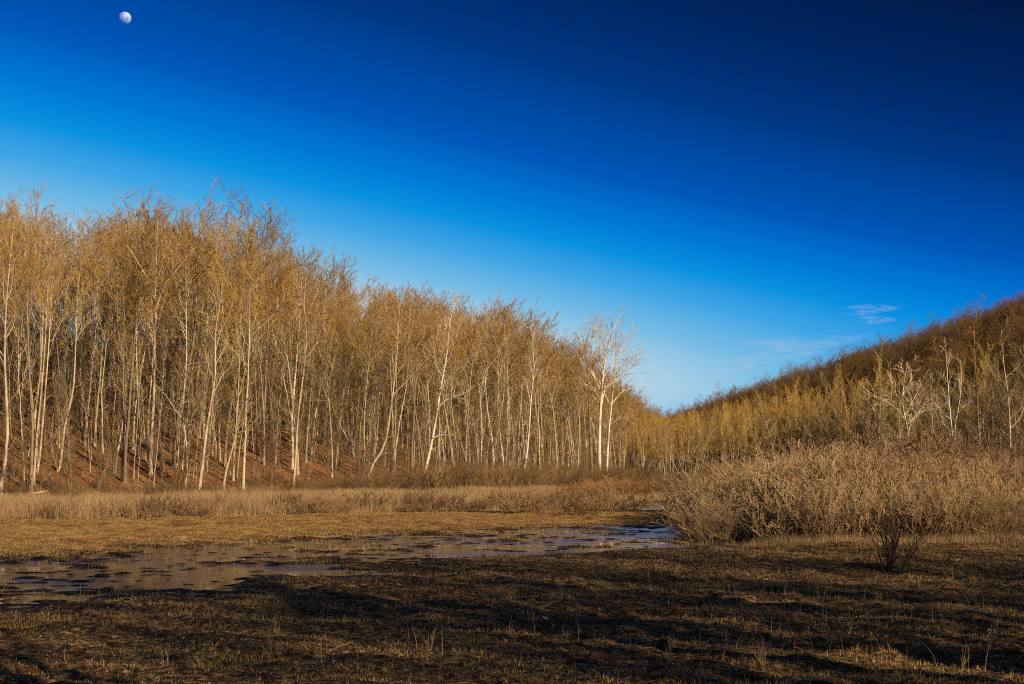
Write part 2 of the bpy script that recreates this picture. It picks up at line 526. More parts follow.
def max_h(x, y, g):
    return (468 - np.interp(sx_of(x, y), *skyline)) / F * y + CAMH - g


# ------------------------------------------------------------------ notable trees of the left wood
def img_tree(name, px, Yd, pts, r0, label, seed, mb=None, mt=None, group=None, **kw):
    """pts: list of (pixel x, pixel y) along the trunk in the photograph, first = foot; turned into metres at distance Yd"""
    x0, y0 = at(px, Yd)
    g = gz(x0, y0)
    rng = np.random.default_rng(seed)
    def conv(q, dep=0.0):
        out = []
        for i, (a, b) in enumerate(q):
            out.append(((a - 512) / F * Yd - x0, dep * i, (468 - b) / F * Yd + CAMH - g))
        return out
    ctrl = conv(pts); ctrl[0] = (0, 0, 0)
    ctrl = [(a, rng.normal() * .25 if i else 0, c) for i, (a, b, c) in enumerate(ctrl)]
    lc = kw.pop('limbs_img', None)
    limb_ctrl = None
    if lc:
        limb_ctrl = []
        for q, lr in lc:
            dep = rng.normal() * .5
            limb_ctrl.append((conv(q, dep), lr))
    geo = tree_geo(seed, ctrl[-1][2], r0, ctrl=ctrl, limb_ctrl=limb_ctrl, **kw)
    me = two_meshes(name, geo, mb or M_white, mt or M_twig_white)
    return tree(name, me, x0, y0, label, group)


occupied = []


def note(px, Y_):
    occupied.append(at(px, Y_))


base_kw = dict(te=.9, nb=6, nt=6, ntt=3, twr=.012)
# the tall white sycamores standing free at the right end of the wood
img_tree('sycamore_tree', 599, 254, [(599, 482), (599, 440), (601, 400), (605, 362), (612, 335), (618, 318)], .42,
         'tallest white sycamore with a spreading open crown at the right end of the left wood', 901,
         tb=.42, te=.92, limbs=17, limb_ratio=.36, limb_ang=.85, up=.3, nb=8, nt=7, ntt=3, twr=.016, stubs=3,
         limbs_img=[([(601, 392), (592, 372), (584, 352), (580, 335)], .17), ([(602, 380), (614, 362), (626, 346), (634, 330)], .16),
                    ([(600, 405), (588, 390), (576, 378), (568, 362)], .12), ([(603, 372), (598, 352), (595, 336), (596, 322)], .13), ([(605, 390), (618, 378), (632, 368), (642, 352)], .11)])
img_tree('sycamore_tree', 606, 256, [(604, 482), (608, 440), (612, 400), (616, 360), (616, 332)], .26,
         'slim white sycamore just right of the tallest one, with a low arm reaching right', 902,
         tb=.5, limbs=9, limb_ratio=.24, limb_ang=.8, up=.3, nb=6, nt=7, ntt=4, twr=.011, stubs=3,
         limbs_img=[([(612, 404), (622, 392), (634, 388), (646, 384)], .13), ([(610, 425), (622, 418), (632, 424)], .07)])
img_tree('bare_tree', 592, 250, [(591, 482), (590, 440), (589, 400), (587, 362), (583, 335)], .3,
         'brown-barked tree standing close left of the white sycamores', 903, M_bark_dark, M_twig,
         tb=.45, limbs=10, limb_ratio=.28, limb_ang=.8, up=.35, nb=6, nt=7, ntt=4, twr=.011, stubs=4)
img_tree('sycamore_tree', 521, 205, [(521.5, 484), (526, 460), (529, 430), (531, 400), (534, 370), (533, 345), (536, 325)], .2,
         'white sycamore leaning right, left of the tallest sycamores, in front of the wood', 904,
         tb=.5, limbs=9, limb_ratio=.2, limb_ang=.6, up=.5, stubs=4, **base_kw)
img_tree('sycamore_tree', 506, 215, [(506, 476), (507, 440), (507, 400), (507, 365), (505, 330)], .16,
         'straight thin white sycamore pole between the leaning sycamores', 905,
         tb=.7, limbs=8, limb_ratio=.16, limb_ang=.6, up=.5, stubs=2, **base_kw)
img_tree('sycamore_tree', 421, 165, [(421, 490), (428, 460), (435, 425), (441, 385), (447, 353), (449, 325), (455, 300)], .2,
         'big pale sycamore leaning right with arms reaching right, middle of the left wood', 906,
         tb=.45, limbs=10, limb_ratio=.26, limb_ang=.75, up=.4, stubs=3, nb=7, nt=7, ntt=4, twr=.010,
         limbs_img=[([(433, 438), (443, 435), (455, 436)], .08), ([(438, 407), (449, 399), (462, 395), (474, 388)], .1)])
img_tree('bare_tree', 372, 158, [(360, 496), (370, 470), (385, 445), (392, 400), (396, 360), (398, 320), (400, 290)], .18,
         'tree with a curved foot and tall forked crown in the left wood\'s centre', 907, M_pale, M_twig,
         tb=.45, te=.88, limbs=12, limb_ratio=.26, limb_ang=.65, up=.45, stubs=5, nb=7, nt=6, ntt=3, twr=.012)
img_tree('bare_tree', 294, 140, [(294, 492), (296, 460), (298, 420), (302, 380), (305, 340), (303, 300), (306, 272)], .15,
         'straight pale trunk rising over the shadowed litter left of the wood\'s middle', 908, M_pale, M_twig,
         tb=.5, limbs=11, limb_ratio=.17, limb_ang=.6, up=.45, stubs=5, **base_kw)
img_tree('bare_tree', 224, 131, [(224, 494), (228, 470), (235, 440), (239, 420), (244, 405), (251, 396)], .15,
         'short pale tree leaning right and forking low, at the edge of the dry brush', 909, M_pale, M_twig_pale,
         tb=.4, limbs=8, limb_ratio=.3, limb_ang=.7, up=.4, stubs=3, **base_kw,
         limbs_img=[([(239, 433), (247, 430), (256, 421), (266, 412)], .07), ([(237, 425), (238, 405), (243, 388), (247, 372)], .09)])
img_tree('bare_tree', 200, 132, [(200, 494), (203, 470), (208, 430), (212, 395), (215, 370), (214, 335), (218, 300), (222, 265)], .17,
         'pale tree with a double bend and high crown under the rounded top of the skyline', 910, M_pale, M_twig,
         tb=.42, limbs=11, limb_ratio=.26, limb_ang=.6, up=.45, stubs=4, **base_kw)
img_tree('bare_tree', 186, 136, [(190, 492), (188, 465), (185, 425), (175, 410), (166, 396), (158, 388), (147, 376)], .13,
         'crooked tree kinked over to the upper left, bare of twigs', 911, M_pale, M_twig_pale,
         tb=.3, limbs=5, limb_ratio=.15, limb_ang=.8, up=.4, nb=3, nt=3, ntt=0, twr=.010, stubs=3)
img_tree('bare_tree', 152, 140, [(148, 490), (151, 450), (152, 400), (153, 350), (153, 300), (153, 250), (154, 212)], .2,
         'tallest thick pale trunk with a wide forked crown, in the left quarter of the wood', 912, M_pale, M_twig,
         tb=.46, te=.9, limbs=14, limb_ratio=.3, limb_ang=.75, up=.4, nb=7, nt=8, ntt=4, twr=.010, stubs=5,
         limbs_img=[([(153, 300), (146, 280), (136, 262), (126, 245)], .15), ([(153, 310), (164, 285), (180, 268), (196, 250)], .15)])
img_tree('bare_tree', 116, 138, [(117, 488), (120, 455), (124, 420), (126, 385), (124, 365), (117, 350), (112, 335)], .13,
         'slender pale tree curving back to the left above a double bend', 913, M_pale, M_twig_pale,
         tb=.45, limbs=9, limb_ratio=.26, limb_ang=.6, up=.4, stubs=4, **base_kw)
img_tree('bare_tree', 59, 134, [(59, 493), (62, 460), (66, 430), (71, 390), (74, 350), (75, 300), (78, 250)], .14,
         'pale pole leaning slightly right beside the trio of trunks at the left', 914, M_pale, M_twig,
         tb=.55, limbs=10, limb_ratio=.22, limb_ang=.6, up=.45, stubs=4, **base_kw)
for k, (a, b, lb) in enumerate([((36, 494), (43, 360), 'leftmost trunk of the close trio of pale trunks near the left edge'),
                                ((38, 495), (47, 365), 'middle trunk of the close trio of pale trunks near the left edge'),
                                ((27, 491), (39, 362), 'most slanted trunk of the close trio of pale trunks near the left edge')]):
    img_tree('bare_tree', a[0], 128 + 4 * k, [a, (a[0] * .7 + b[0] * .3, a[1] * .7 + b[1] * .3), b, (b[0] + 1, 300), (b[0] + 3, 235 + 8 * k)], .12,
             lb, 915 + k, M_pale, M_twig, tb=.55, limbs=10, limb_ratio=.22, limb_ang=.55, up=.45, stubs=4, **base_kw)
img_tree('bare_tree', 2, 124, [(2, 504), (6, 470), (9, 430), (5, 395), (3, 350), (5, 290), (8, 215)], .17,
         'pale S-shaped trunk at the left edge of the photo, nearest of the wood', 918, M_pale, M_twig,
         tb=.45, limbs=12, limb_ratio=.26, limb_ang=.6, up=.45, stubs=4, **base_kw)
img_tree('bare_tree', 22, 150, [(14, 488), (16, 440), (18, 380), (20, 310), (21, 250), (22, 186)], .17,
         'high-topped tree standing above the skyline near the left edge', 919, M_bark, M_twig,
         tb=.62, limbs=13, limb_ratio=.17, limb_ang=.7, up=.45, stubs=4, fall=.2, **base_kw)
img_tree('bare_tree', 245, 172, [(240, 480), (241, 430), (242, 370), (243, 310), (248, 260), (252, 214)], .22,
         'tree whose dark rounded top makes the bump in the skyline', 920, M_bark_dark, M_twig_russet,
         tb=.62, te=.93, limbs=17, limb_ratio=.24, limb_ang=.95, up=.25, nb=8, nt=7, ntt=4, twr=.012, stubs=4, fall=.1, brr=.03)
for q in [(599, 254), (606, 256), (592, 250), (521, 205), (506, 215), (421, 165), (360, 158), (294, 140), (224, 131), (200, 132), (190, 136),
          (152, 140), (116, 138), (59, 134), (36, 128), (38, 132), (27, 136), (2, 124), (14, 150), (245, 172)]:
    note(*q)

# ------------------------------------------------------------------ left wood: individuals, then the mass behind
rng = np.random.default_rng(7)
cand = []
gridx = np.arange(-260, 130, 3.5)
for yy in np.arange(60, 640, 3.5):
    for xx in gridx:
        cand.append((xx + rng.uniform(-2.2, 2.2), yy + rng.uniform(-2.2, 2.2)))
cand = np.array(cand)
ldc = left_d(cand[:, 0], cand[:, 1])
ok = (ldc > .5) & (ldc < 115)
cand, ldc = cand[ok], ldc[ok]
sx = sx_of(cand[:, 0], cand[:, 1])
ok = (sx > -160) & (sx < 655)
cand, ldc, sx = cand[ok], ldc[ok], sx[ok]
# thin out with distance behind the edge and to the front so the slope shows between the trunks
keep = rng.random(len(cand)) < np.interp(ldc, [0, 6, 25, 60, 110], [.66, .6, .5, .42, .4])
occ = np.array(occupied)
dist = np.min(np.hypot(cand[:, None, 0] - occ[None, :, 0], cand[:, None, 1] - occ[None, :, 1]), 1)
keep &= dist > 2.0
cand, ldc, sx = cand[keep], ldc[keep], sx[keep]
order = np.argsort(cand[:, 1] + ldc * 1.2)
cand, ldc, sx = cand[order], ldc[order], sx[order]
gc = ground(cand[:, 0], cand[:, 1])
inview = (sx > 0) & (sx < 650)
NIND = 190
cnt = 0
mass = {'idx': [], 'pos': [], 'sc': [], 'rz': []}


def zone_label(sxv, d, y, kind, lean):
    where = ('at the wood\'s left end' if sxv < 130 else 'under the skyline bump' if sxv < 260 else
             'in the slope\'s centre' if sxv < 370 else 'by the big leaning sycamore' if sxv < 470 else
             'around the straight white pole' if sxv < 560 else 'by the tallest sycamores')
    depth = 'in the front row' if d < 9 else 'a few rows up the slope' if d < 25 else 'deep in the wood'
    return f'{kind} {depth} {where}'


for (x, y), d, s, g, vis in zip(cand, ldc, sx, gc, inview):
    mh = max_h(x, y, g)
    u = rng.random()
    Hh = min(rng.uniform(18.5, 27), mh * rng.uniform(.76, .93))
    small = Hh < 9 or rng.random() < .30
    if small:
        Hh = min(rng.uniform(9, 15), max(mh, 5))
        k = rng.integers(4); sc = Hh / HM; w = sc * rng.uniform(.9, 1.25)
    else:
        k = rng.integers(8); sc = Hh / HF; w = sc * rng.uniform(.85, 1.25)
    rz = rng.uniform(0, 6.28)
    if vis and cnt < NIND:
        cnt += 1
        kind = ('small bare tree' if small else 'tall bare tree')
        lb = zone_label(s, d, y, kind, 0)
        tree('bare_tree', (MES_M if small else MES_F)[k], x, y, lb, lb.replace('tree', 'trees', 1), rz, (w, w, sc))
    else:
        mass['idx'].append(k + (8 if small else 0)); mass['pos'].append((x, y, g)); mass['sc'].append((w, w, sc)); mass['rz'].append(rz)
print('left individuals', cnt, 'mass', len(mass['idx']))


def scatter(name, protos, idx, pos, rz, sc, **props):
    """ONE object: a cloud of points, each carrying one plant"""
    n = len(pos)
    me = bpy.data.meshes.new(name)
    me.vertices.add(n); me.vertices.foreach_set('co', np.asarray(pos, np.float32).ravel())
    a = me.attributes.new('which', 'INT', 'POINT'); a.data.foreach_set('value', np.asarray(idx, np.int32))
    a = me.attributes.new('size', 'FLOAT_VECTOR', 'POINT'); a.data.foreach_set('vector', np.asarray(sc, np.float32).ravel())
    a = me.attributes.new('turn', 'FLOAT_VECTOR', 'POINT')
    tv = np.zeros((n, 3), np.float32); tv[:, 2] = rz; a.data.foreach_set('vector', tv.ravel())
    me.update()
    o = link(name, me, kind='stuff', **props)
    g = bpy.data.node_groups.new(name, 'GeometryNodeTree')
    g.interface.new_socket('Geometry', in_out='INPUT', socket_type='NodeSocketGeometry')
    g.interface.new_socket('Geometry', in_out='OUTPUT', socket_type='NodeSocketGeometry')
    gi, go = g.nodes.new('NodeGroupInput'), g.nodes.new('NodeGroupOutput')
    join = g.nodes.new('GeometryNodeJoinGeometry')

    def named(nm, ty):
        q = g.nodes.new('GeometryNodeInputNamedAttribute'); q.data_type = ty; q.inputs[0].default_value = nm
        return [s for s in q.outputs if s.enabled and s.name == 'Attribute'][0]
    w_, s_, t_ = named('which', 'INT'), named('size', 'FLOAT_VECTOR'), named('turn', 'FLOAT_VECTOR')
    e2r = g.nodes.new('FunctionNodeEulerToRotation'); g.links.new(t_, e2r.inputs[0])
    for k, po in enumerate(protos):
        cmp_ = g.nodes.new('FunctionNodeCompare'); cmp_.data_type = 'INT'; cmp_.operation = 'EQUAL'
        ins = [s for s in cmp_.inputs if s.enabled]
        g.links.new(w_, ins[0]); ins[1].default_value = k
        oi = g.nodes.new('GeometryNodeObjectInfo'); oi.inputs['Object'].default_value = po; oi.inputs['As Instance'].default_value = True
        ip = g.nodes.new('GeometryNodeInstanceOnPoints')
        g.links.new(gi.outputs[0], ip.inputs['Points']); g.links.new(cmp_.outputs[0], ip.inputs['Selection'])
        g.links.new(oi.outputs['Geometry'], ip.inputs['Instance'])
        g.links.new(e2r.outputs[0], ip.inputs['Rotation']); g.links.new(s_, ip.inputs['Scale'])
        g.links.new(ip.outputs[0], join.inputs[0])
    g.links.new(join.outputs[0], go.inputs[0])
    md = o.modifiers.new('scatter', 'NODES'); md.node_group = g
    return o


PR_LEFT = [one_object('wood_tree', g, M_bark, M_twig) for g in GEO_F] + [one_object('wood_small_tree', g, M_bark_mid, M_twig_pale) for g in GEO_M]
scatter('woodland', PR_LEFT, mass['idx'], mass['pos'], mass['rz'], mass['sc'],
        label='dense bare woodland filling the slope behind the front trees on the left', category='woodland')

# understory saplings and brush on the left slope
rng = np.random.default_rng(17)
n = 6500
yy = 100 + 330 * rng.random(n) ** 1.5; ss = rng.uniform(-60, 650, n); xx = (ss - 512) / F * yy
dl = left_d(xx, yy)
ok = (dl > -3) & (dl < 70) & (rng.random(n) < np.interp(dl, [-3, 5, 22, 70], [.5, .6, .95, 1]))
xx, yy, dl = xx[ok], yy[ok], dl[ok]
GEO_T = [tree_geo(450 + i, 13.0, .065, tb=.5, limbs=9, limb_ratio=.17, limb_ang=.6, up=.5, nb=5, nt=4, ntt=0, twr=.012, wander=.025, stubs=8) for i in range(3)]
PR_T = [one_object('thin_pole', g, M_bark, M_twig_pale) for g in GEO_T]
PR_S = [one_object('sapling', g, M_bark_mid, M_twig_pale) for g in GEO_S]
sc = rng.uniform(.5, 1.35, len(xx)) * np.interp(dl, [0, 20], [.7, 1.15])
pole = (rng.random(len(xx)) < .34) & (dl > 1)
scatter('undergrowth', PR_S + PR_T, rng.integers(0, 3, len(xx)) + 3 * pole, np.stack([xx, yy, ground(xx, yy)], -1), rng.uniform(0, 6.28, len(xx)),
        np.stack([sc, sc, sc], -1), label='thin saplings and brush between the trunks on the left slope', category='undergrowth')
print('undergrowth', len(xx))

# ------------------------------------------------------------------ right hill, valley end
GEO_H = [tree_geo(500 + i, 17, .17, tb=.3, limbs=16, limb_ratio=[.36, .42, .34][i], limb_ang=.95, up=.16, nb=7, nt=6, ntt=4, twr=.019, stubs=4, fall=.2, te=.93, wob=.2, brr=.012)
         for i in range(3)]
GEO_P = [tree_geo(600 + i, 16, .12, tb=.22, limbs=22, limb_ratio=.2, limb_ang=.5, up=.6, nb=6, nt=6, ntt=3, twr=.016, stubs=5, brr=.012, fall=.35) for i in range(3)]
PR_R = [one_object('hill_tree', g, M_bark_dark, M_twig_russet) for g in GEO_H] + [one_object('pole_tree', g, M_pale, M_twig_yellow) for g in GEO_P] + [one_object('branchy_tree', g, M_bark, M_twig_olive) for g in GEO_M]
rng = np.random.default_rng(27)
n = 21000
yy = 90 + 1900 * rng.random(n) ** 1.25
xx = 45 + 225 * rng.random(n)
ss = sx_of(xx, yy)
hr = right_prof(xx, yy)
dens = np.interp(yy, [90, 400, 1000, 2000], [.95, .9, .75, .6])
xrid = np.interp(yy, [-600, 700, 1500, 2600], [225, 225, 150, 95])
ok = (hr > .2) & (ss > 600) & (ss < 1200) & (rng.random(n) < dens) & (xx < xrid + 14)
xx, yy, hr, ss = xx[ok], yy[ok], hr[ok], ss[ok]
g = ground(xx, yy)
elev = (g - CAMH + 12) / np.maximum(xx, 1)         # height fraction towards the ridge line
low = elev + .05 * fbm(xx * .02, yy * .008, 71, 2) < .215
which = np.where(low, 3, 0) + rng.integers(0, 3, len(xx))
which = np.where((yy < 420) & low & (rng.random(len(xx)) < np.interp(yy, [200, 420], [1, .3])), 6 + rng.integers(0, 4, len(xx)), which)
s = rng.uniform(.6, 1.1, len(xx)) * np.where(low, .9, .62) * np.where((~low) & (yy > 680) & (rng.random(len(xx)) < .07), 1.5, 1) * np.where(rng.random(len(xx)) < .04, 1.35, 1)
w = s * rng.uniform(.9, 1.3, len(xx))
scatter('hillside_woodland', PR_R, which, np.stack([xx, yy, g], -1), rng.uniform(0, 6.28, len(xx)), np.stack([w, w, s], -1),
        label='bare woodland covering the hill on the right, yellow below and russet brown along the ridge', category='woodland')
print('hill', len(xx))
# belt across the valley end
n = 1500
ss = rng.uniform(618, 880, n); yy = 330 + 700 * rng.random(n) ** 1.6; xx = (ss - 512) / F * yy
dl = left_d(xx, yy); hr = right_prof(xx, yy)
ok = (dl < 30) & (hr < 6) & (rng.random(n) < .8)
xx, yy, ss = xx[ok], yy[ok], ss[ok]
cap = np.interp(ss, [610, 640, 655, 700, 800, 900], [388, 416, 424, 415, 400, 400])
hh = np.minimum(rng.uniform(11, 19, len(xx)), (468 - cap) / F * yy + CAMH)
s = hh / 16; w = s * rng.uniform(.9, 1.3, len(xx))
scatter('valley_woodland', PR_R, 3 + rng.integers(0, 3, len(xx)), np.stack([xx, yy, ground(xx, yy)], -1), rng.uniform(0, 6.28, len(xx)),
        np.stack([w, w, s], -1), label='yellowish thicket of slim young trees closing the far end of the valley', category='woodland')
print('valley', len(xx))

# individual trees on the valley floor at the right
img_tree('sycamore_tree', 908, 150, [(908, 490), (908, 450), (906, 428), (902, 405), (904, 385), (908, 362)], .15,
         'spreading white tree with crooked limbs, behind the thicket', 931,
         tb=.3, limbs=12, limb_ratio=.34, limb_ang=.9, up=.15, nb=6, nt=5, ntt=2, twr=.013, wob=.26, stubs=0,
         limbs_img=[([(906, 425), (898, 412), (884, 402), (870, 396), (859, 388)], .055), ([(904, 408), (896, 392), (893, 378), (890, 370)], .055),
                    ([(908, 424), (918, 414), (930, 410), (946, 407)], .055), ([(903, 395), (912, 378), (908, 366)], .06),
                    ([(907, 430), (914, 418), (920, 408), (928, 403)], .055), ([(905, 415), (914, 398), (920, 385), (923, 378)], .06)])
img_tree('sycamore_tree', 953, 165, [(953, 488), (952, 450), (950, 420), (949, 390), (948, 350)], .17,
         'straight white trunk right of the spreading white tree, left one of a pair', 932,
         tb=.45, limbs=9, limb_ratio=.2, limb_ang=.8, up=.3, nb=4, nt=5, ntt=2, twr=.011, stubs=3)
img_tree('sycamore_tree', 954, 166, [(955, 488), (954, 450), (955, 425), (959, 400), (962, 375), (962, 360)], .14,
         'white trunk leaning right from the same foot as the straight white one', 933,
         tb=.4, limbs=8, limb_ratio=.22, limb_ang=.7, up=.35, nb=4, nt=5, ntt=2, twr=.011, stubs=3)
img_tree('bare_tree', 977, 160, [(977, 489), (977, 440), (977, 400), (976, 360), (976, 320)], .16,
         'slim cream trunk standing alone before the hill, left of the photo\'s right edge', 934, M_bark, M_twig,
         tb=.35, limbs=10, limb_ratio=.22, limb_ang=.8, up=.35, nb=5, nt=5, ntt=3, twr=.011, stubs=3)
img_tree('bare_tree', 1008, 150, [(1008, 490), (1009, 440), (1008, 400), (1005, 360), (1002, 330)], .15,
         'branchy pale tree nearest the right edge of the photo, before the hill', 935, M_bark, M_twig_pale,
         tb=.3, limbs=11, limb_ratio=.26, limb_ang=.85, up=.3, nb=5, nt=5, ntt=3, twr=.011, stubs=3)
img_tree('bare_tree', 929, 170, [(929, 488), (930, 450), (931, 420), (932, 395), (931, 370)], .1,
         'thin pale tree between the spreading white tree and the pair of white trunks', 936, M_white, M_twig_pale,
         tb=.35, limbs=9, limb_ratio=.22, limb_ang=.7, up=.35, nb=5, nt=5, ntt=2, twr=.011, stubs=3)
img_tree('bare_tree', 571, 300, [(643, 482), (643, 450), (642, 420), (642, 400)], .17,
         'slim grey-white tree just right of the tall sycamores, far off', 937, M_white, M_twig_white,
         tb=.3, limbs=9, limb_ratio=.3, limb_ang=.6, up=.4, nb=5, nt=5, ntt=3, twr=.013, stubs=2) if False else None
rng = np.random.default_rng(37)
lbl_r = 'slim young tree with olive-brown twigs standing behind the thicket below the right hill'
n_r = 0
for i in range(400):
    if n_r >= 38: break
    s_ = rng.uniform(655, 1060); y = rng.uniform(150, 330); x = (s_ - 512) / F * y
    if right_prof(np.array([x]), np.array([y]))[0] > 1.5 or left_d(x, y) > -4: continue
    Hh = rng.uniform(9, 15) * np.interp(s_, [650, 800, 1000], [.8, .9, 1.1])
    k = rng.integers(4); sc_ = Hh / HM
    tree('bare_tree', MES_MY[k], x, y, lbl_r, 'slim young trees behind the thicket', rng.uniform(0, 6.28), (sc_ * 1.1, sc_ * 1.1, sc_)); n_r += 1
print('right ind', n_r)
# hidden from view but close to the camera's right: the grove whose shadows cross the foreground
GRV = [two_meshes('grove_tree', tree_geo(170 + i, HF, .36, tb=.34, limbs=15, limb_ratio=.34, limb_ang=.75, up=.3, nb=6, nt=4, ntt=1, brr=.05, twr=.014,
                                       stubs=6, fall=.3, wob=.2, wander=.03), M_bark, M_twig) for i in range(3)]
rng = np.random.default_rng(48)
lbl_s = 'tall bare tree of the grove outside the photo whose shadow falls over the foreground'
n_s = 0
spots = []
for i in range(400):
    if n_s >= 44: break
    far = n_s % 5 > 2
    Hh = rng.uniform(18, 25)
    tt = Hh / math.tan(rad(SUN_EL)) * rng.uniform(.80, .97) if far else rng.uniform(16, 50)
    px_ = rng.uniform(-15, 24)
    py_ = np.interp(px_, [-12, -6, 0, 17], [27, 35, 42, 44]) - 31 * rng.random()
    x, y = px_ + SD[0] / math.cos(rad(SUN_EL)) * tt, py_ + SD[1] / math.cos(rad(SUN_EL)) * tt
    if y > -2 and x < .36 * y + 9: continue
    if math.hypot(x, y) < 9 or any((x - a) ** 2 + (y - b) ** 2 < 6 for a, b in spots): continue
    if not far:      # shadow tip must not run out over the sunny meadow
        Hh = min(Hh, (tt + (np.interp(px_, [-12, -6, 0, 17], [27, 35, 42, 44]) - py_) / .72) * math.tan(rad(SUN_EL)))
        if Hh < 7: continue
    spots.append((x, y))
    k = rng.integers(3); q = Hh / HF
    tree('bare_tree', GRV[k], x, y, lbl_s, 'trees of the grove behind the camera', rng.uniform(0, 6.28), (max(q, .7) * 1.0,) * 2 + (q,)); n_s += 1
print('shade trees', n_s)

# ------------------------------------------------------------------ shrubs
GEO_SH = [shrub_geo(700 + i, 2.3, 2.9, 34, nb=7, nt=6, twr=.0075, spread=[.7, .55, .8, .6, .7][i], ntt=1, bend=.19) for i in range(5)]
SH = [two_meshes('shrub', g_, M_shrub, M_shrub) for g_ in GEO_SH]
SHB = [two_meshes('shrub', g_, M_shrub_brown, M_shrub_brown) for g_ in GEO_SH]
rng = np.random.default_rng(57)
lblA = 'pale tan leafless shrub in the front edge of the big thicket at right'
lblB = 'pale tan leafless shrub in the middle of the big thicket at right'
lblC = 'taller leafless shrub at the back of the big thicket, below the trees'
pts = []
tries = 0
while len(pts) < 262 and tries < 60000:
    tries += 1
    y = 47 + 88 * rng.random() ** 1.1; s_ = rng.uniform(np.interp(y, [47, 60, 90, 135], [706, 694, 690, 720]), 1075)
    front = np.interp(s_, [640, 662, 690, 1075], [62, 50, 47.5, 47.5])
    if y < front or (y > 95 and s_ < 700): continue
    x = (s_ - 512) / F * y
    md = 1.0 + (y - 47) * .022
    if any((x - a) ** 2 + (y - b) ** 2 < md * md for a, b in pts): continue
    pts.append((x, y))
for x, y in sorted(pts, key=lambda q: q[1]):
    s_ = sx_of(x, y)
    k = rng.integers(5)
    hgt = np.interp(y, [47, 55, 80, 130], [.66, .82, 1.1, 1.4]) * rng.uniform(.8, 1.18) * np.interp(s_, [690, 720, 780, 850, 960, 1075], [.62, .8, .95, 1.2, 1.2, .85]) * (1 + .9 * float(fbm(np.array([x * .16]), np.array([y * .16]), 131, 2)[0]))
    wd = hgt * rng.uniform(1.0, 1.5)
    lb, gp = (lblA, 'shrubs of the front edge of the thicket') if y < 56 else (lblB, 'shrubs in the middle of the thicket') if y < 90 else (lblC, 'tall shrubs behind the thicket')
    tree('shrub', (SHB if y > 84 or rng.random() < .12 else SH)[k], x, y, lb, gp, rng.uniform(0, 6.28), (wd, wd, hgt), 'shrub', ('stem', 'twigs'))
print('shrubs', len(pts))
# low shrubs before the tall grass
LOW = [two_meshes('low_shrub', shrub_geo(720 + i, 1.5, 2.2, 34, nb=8, nt=7, twr=.008, spread=.75, ntt=0, bend=.16), M_shrub_brown, M_shrub_brown) for i in range(3)]
for px, Y_, hs, ws, lb in [(530, 78, .95, 1.5, 'wide low shrub at the meadow edge below the leaning sycamore'),
                           (583, 74, .8, 1.2, 'small round shrub standing forward on the meadow below the tall sycamores'),
                           (419, 84, .85, 1.2, 'low tan shrub at the meadow edge below the big leaning sycamore'),
                           (612, 80, .9, 1.4, 'low shrub right of the small round one, by the far water'),
                           (370, 82, .7, 1.2, 'low brown shrub on the meadow edge left of the centre'),
                           (560, 82, .9, 1.2, 'low shrub between the wide one and the small round one'),
                           (500, 84, .8, 1.2, 'low shrub just left of the wide low shrub at the meadow edge')]:
    x, y = at(px, Y_)
    tree('shrub', LOW[int(px) % 3], x, y, lb, None, px * .1, (ws, ws, hs), 'shrub', ('stem', 'twigs'))
rng = np.random.default_rng(58)
for i in range(40):
    px = rng.uniform(-30, 640); Y_ = np.interp(px, [0, 150, 300, 430, 520, 600, 660], [66, 67, 74, 79, 83, 96, 110]) + rng.uniform(0, 9) - 1
    x, y = at(px, Y_); q = rng.uniform(.3, .85)
    tree('shrub', LOW[i % 3], x, y, 'low grey-tan bushy tuft along the front of the dry grass band at left', 'low tufts along the dry grass band', rng.uniform(0, 6.28), (q * 1.3, q * 1.3, q), 'shrub', ('stem', 'twigs'))
RED = two_meshes('red_shrub', shrub_geo(740, 3.2, 5.0, 40, nb=8, nt=8, twr=.012, spread=.7, ntt=2), M_shrub_red, M_shrub_red)
for px, Y_, hs, ws, lb in [(612, 130, .5, 1.0, 'orange-red shrub mass at the foot of the tall white sycamores'),
                           (640, 124, .42, .9, 'orange-red shrub right of the sycamores\' foot'),
                           (585, 136, .38, .8, 'orange-red shrub left of the sycamores\' foot')]:
    x, y = at(px, Y_)
    tree('shrub', RED, x, y, lb, None, px * .1, (ws, ws, hs), 'shrub', ('stem', 'twigs'))
DK = two_meshes('dark_shrub', shrub_geo(750, 1.75, 1.6, 11, nb=7, nt=6, twr=.0035, spread=.8, ntt=1, bend=.12, base=.12), M_shrub_shaded, M_shrub_shaded)
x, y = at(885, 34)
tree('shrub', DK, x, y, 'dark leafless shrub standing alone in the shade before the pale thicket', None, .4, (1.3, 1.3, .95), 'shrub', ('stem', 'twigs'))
WD = [two_meshes('dead_weed', shrub_geo(780 + i, .75, .5, 5, nb=6, nt=3, twr=.0025, spread=.5, base=.1, bend=.14), M_shrub, M_tallstem) for i in range(3)]
rng = np.random.default_rng(59)
for px, py in [(272, 655), (280, 640), (268, 606), (62, 648), (172, 676), (430, 662), (601, 676), (668, 655), (676, 640), (722, 640), (738, 662), (760, 676), (802, 652), (845, 640),
               (862, 618), (874, 606), (938, 628), (946, 634), (985, 650), (1010, 610), (1003, 640), (955, 674), (790, 618), (905, 660)]:
    Y_ = CAMH * F / (py - 468); x, y = at(px, Y_); q = rng.uniform(.25, .65)
    tree('dead_weed', WD[int(rng.integers(3))], x, y, 'thin branching dead weed standing alone in the muddy foreground', 'dead weeds of the foreground', rng.uniform(0, 6.28),
         (q * .6, q * .6, q), 'weed', ('stem', 'twigs'))
